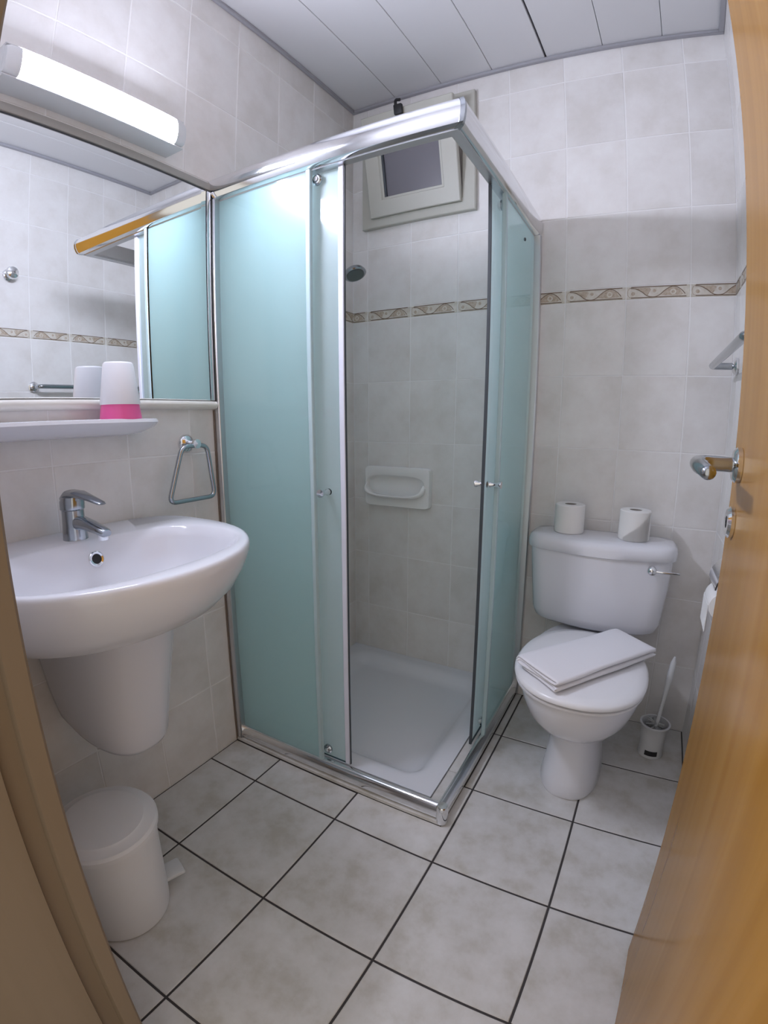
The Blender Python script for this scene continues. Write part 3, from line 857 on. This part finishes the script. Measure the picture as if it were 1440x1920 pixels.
def cup(name, cx, cy, z, r0, r1, h, mat, label):
    bm = bmesh.new()
    add_lathe(bm, (cx, cy, z), (0, 0, 1), [(r0-.0022, 0), (r0, .0), (r0, .004), (r1+.0015, h-.004), (r1-.002, h), (.0, h), ], 36, 0, False, True)
    add_lathe(bm, (cx, cy, z), (0, 0, 1), [(r0-.0022, 0), (r1-.001, h-.004), (.0, h-.004)], 36, 0, False, True)
    o = from_bm(name, bm, mat, None, True, autosmooth=50)
    return tag(o, label, 'cup')
CUX, CUY = .078, -1.140
cup('plastic_tumbler', CUX, CUY, 1.1062, .0475, .0335, .100, M_CUPP, 'pink plastic tumbler upside down on the shelf under the white one')
cup('plastic_tumbler', CUX, CUY+.0003, 1.1415, .0455, .0330, .0975, M_CUPW, 'white plastic tumbler upside down, stacked over the pink one')

# ------------------------------------------------------------------ towel ring
tr = thing('towel_ring', 'chrome trapezoid towel ring on the wall beside the shower', 'towel ring', (0, -.905, 1.02))
lathe('rosette', (.0006, -.896, 1.036), (1, 0, 0), [(.026, 0), (.026, .005), (.021, .011), (.011, .015), (.010, .036), (.013, .040), (.013, .052), (.0, .056)], M_CHROME, tr, 26)
tube('ring', bend([(.046, -.944, 1.031), (.046, -.858, 1.031), (.046, -.838, .880), (.046, -.998, .880)], .024, 6, True), .0066, M_CHROMED, tr, 12, closed=True)

# ------------------------------------------------------------------ washbasin
SY = -1.298
wb = thing('washbasin', 'white ceramic washbasin on a half pedestal below the shelf', 'washbasin', (0, SY, .3))
def bas(z, k=1.0, kx=None, ex=2.05, exm=4.2):
    return super_ring(.19, SY, z, .1894, .318*(kx or k), .316*k, .316*k, 96, ex, exm)
def inner(z, xm, xp, hy, xc=.285, ex=2.3):
    return super_ring(xc, SY, z, xm, xp, hy, hy, 96, ex, 3.0)
rings = [bas(.690, .45, .40, 2.2), bas(.697, .62, .58, 2.2), bas(.722, .79, .755, 2.15), bas(.755, .895, .865, 2.1), bas(.795, .965, .95, 2.05),
         bas(.828, .995), bas(.841, .998), bas(.848, .99), bas(.8505, .972),
         inner(.8500, .160, .176, .264), inner(.8465, .154, .167, .256), inner(.825, .146, .156, .243), inner(.79, .135, .150, .230), inner(.755, .118, .130, .200), inner(.735, .09, .10, .155), inner(.728, .05, .06, .09), inner(.727, .022, .022, .022, ex=2)]
loft('basin', rings, M_CERAMIC, wb, angle=75)
lathe('drain', (.285, SY, .7275), (0, 0, 1), [(.024, 0), (.024, .002), (.018, .003), (.0, .001)], M_CHROME, wb, 24)
oax = Vector((.95, 0, .30)).normalized()
oc = Vector((.1440, -1.272, .808))
lathe('overflow_ring', oc, oax, [(.0175, -.006), (.0175, .0025), (.0150, .0045), (.0112, .003), (.0112, -.006)], M_CHROME, wb, 24, cap0=False, cap1=False)
lathe('overflow_hole', oc, oax, [(.0, -.004), (.0114, -.004), (.0114, .0012), (.0, .0012)], M_BLACK, wb, 20)
def ped(z, hw, dep, ex=2.5, drop=0.0):
    # drop: the lower edge rises towards the wall
    return [(x, y, zz+drop*(1-min(x/.21, 1))) for x, y, zz in super_ring(.02, -1.240, z, .0195, dep-.02, hw, hw, 56, ex, 9)]
rings = [ped(.322, .086, .178, 2.4, .070), ped(.323, .098, .192, 2.45, .070), ped(.330, .107, .204, 2.5, .068), ped(.345, .112, .211, 2.5, .062), ped(.40, .118, .220, 2.5, .035), ped(.48, .126, .235), ped(.58, .138, .256), ped(.68, .150, .272), ped(.722, .153, .275)]
loft('half_pedestal', rings, M_CERAMIC, wb, angle=60)

tap = thing('basin_tap', 'chrome single lever mixer tap on the washbasin', 'tap', (.092, -1.286, .85))
tx, ty = .092, -1.286
rings = []
for z, r_, dx in ((.8498, .027, 0), (.854, .0265, 0), (.885, .0245, .000), (.905, .0235, .000), (.915, .0235, .0), (.918, .0262, 0), (.934, .0262, .001), (.944, .023, .003), (.949, .014, .006)):
    rings.append([(tx+dx+r_*math.cos(t), ty+r_*math.sin(t), z) for t in [2*PI*k/28 for k in range(28)]])
loft('body', rings, M_CHROMED, tap, angle=35)
bm = bmesh.new()
def orect(x, y, z, hy, hz, n=16, tilt=0.0):
    return [(x-math.sin(tilt)*hz*math.sin(t), y+hy*math.copysign(abs(math.cos(t))**.8, math.cos(t)), z+hz*math.copysign(abs(math.sin(t))**.8, math.sin(t))) for t in [2*PI*k/n for k in range(n)]]
add_loft(bm, [orect(tx+.010, ty, .886, .017, .017), orect(tx+.032, ty, .888, .016, .0145), orect(tx+.06, ty, .884, .015, .012), orect(tx+.085, ty, .878, .0145, .010), orect(tx+.104, ty, .873, .0135, .009), orect(tx+.1085, ty, .872, .011, .0065)])
from_bm('spout', bm, M_CHROMED, tap, True, autosmooth=50)
lathe('aerator', (tx+.094, ty, .870), (.15, 0, -1), [(.0115, -.004), (.0115, .012), (.010, .014), (.0, .013)], M_CHROME, tap, 20)
bm = bmesh.new()
add_loft(bm, [orect(tx-.020, ty, .940, .016, .007), orect(tx, ty, .951, .021, .0085), orect(tx+.03, ty, .951, .018, .0075), orect(tx+.065, ty, .944, .014, .005), orect(tx+.098, ty, .936, .011, .0035), orect(tx+.104, ty, .9345, .008, .002)])
from_bm('lever', bm, M_CHROMED, tap, True, autosmooth=50)

tap.rotation_euler.z = math.radians(8)

# ------------------------------------------------------------------ pedal bin
BX, BY = .250, -1.418
pb = thing('pedal_bin', 'white plastic pedal bin on the floor below the washbasin', 'bin', (BX, BY, 0))
lathe('body', (BX, BY, .0005), (0, 0, 1), [(.0, 0), (.098, 0), (.103, .004), (.105, .02), (.111, .235), (.112, .246), (.0, .246)], M_BIN, pb, 48)
lathe('lid', (BX, BY, .2475), (0, 0, 1), [(.114, 0), (.118, .003), (.118, .014), (.113, .020), (.094, .024), (.090, .0275), (.084, .0285), (.0, .031)], M_BIN, pb, 48, angle=30)
pdir = Vector((.32, 1, 0)).normalized()
pc = Vector((BX, BY, 0))
bm = bmesh.new(); add_box(bm, (-.026, .098, .034), (.026, .150, .046), .005, 2)
bm.transform(Matrix.Translation((BX, BY, 0)) @ Matrix.Rotation(math.atan2(-pdir.x, pdir.y), 4, 'Z'))
from_bm('pedal', bm, M_PLASTIC, pb, True, autosmooth=40)

# ------------------------------------------------------------------ door leaf and jambs
XD = 1.297
do = thing('door_1', 'orange wood veneer door standing open along the right side', 'door', (XD+.02, -1.62, 0))
do['kind'] = 'structure'
box('leaf', (XD, -1.615, .008), (XD+.040, -.957, 2.03), M_DOOR, do, .002, 2)
hz, hy_ = 1.048, -1.018
h = lathe('rosette', (XD-.0003, hy_, hz), (-1, 0, 0), [(.025, 0), (.025, .006), (.021, .010), (.012, .011), (.0, .011)], M_CHROME, do, 28)
bm = bmesh.new()
hp = bend([(XD-.008, hy_, hz), (XD-.058, hy_, hz+.001), (XD-.060, hy_-.050, hz+.001), (XD-.054, hy_-.118, hz-.003)], .034, 8)
hp = hp+[hp[-1]+Vector((.0001, -.004, 0)), hp[-1]+Vector((.0002, -.007, 0))]
add_tube(bm, hp, [.0105]+[.0108]*(len(hp)-5)+[.0100, .0095, .0075, .003], 16)
from_bm('lever', bm, M_CHROMED, h, True, autosmooth=60)
e_ = lathe('escutcheon', (XD-.0003, hy_+.006, hz-.083), (-1, 0, 0), [(.023, 0), (.023, .005), (.019, .009), (.009, .009), (.009, .004), (.0, .004)], M_CHROME, do, 28)
bm = bmesh.new(); add_box(bm, (XD-.0062, hy_+.0025, hz-.092), (XD-.0040, hy_+.0095, hz-.075))
from_bm('keyhole', bm, M_BLACK, e_)
def jamb(n, pts, z0, z1, label):
    o = loft('trim_%d' % n, [[(x, y, z) for x, y in pts] for z in (z0, z1)], M_JAMB, None, angle=20)
    return tag(o, label, 'door frame', kind='structure')
jamb(5, [(.560, -1.6195), (.560, -1.612), (.594, -1.612), (.598, -1.616), (.598, -1.640), (.588, -1.642), (.588, -1.668), (.600, -1.672), (.600, -1.800), (.5605, -1.800), (.5605, -1.6195)], .0005, DZ, 'pale brown door jamb at the left edge of the doorway')
jamb(6, [(1.3455, -1.6205), (1.3455, -1.7405), (1.335, -1.7405), (1.335, -1.6205)], .0005, DZ, 'pale brown door jamb on the hinge side')
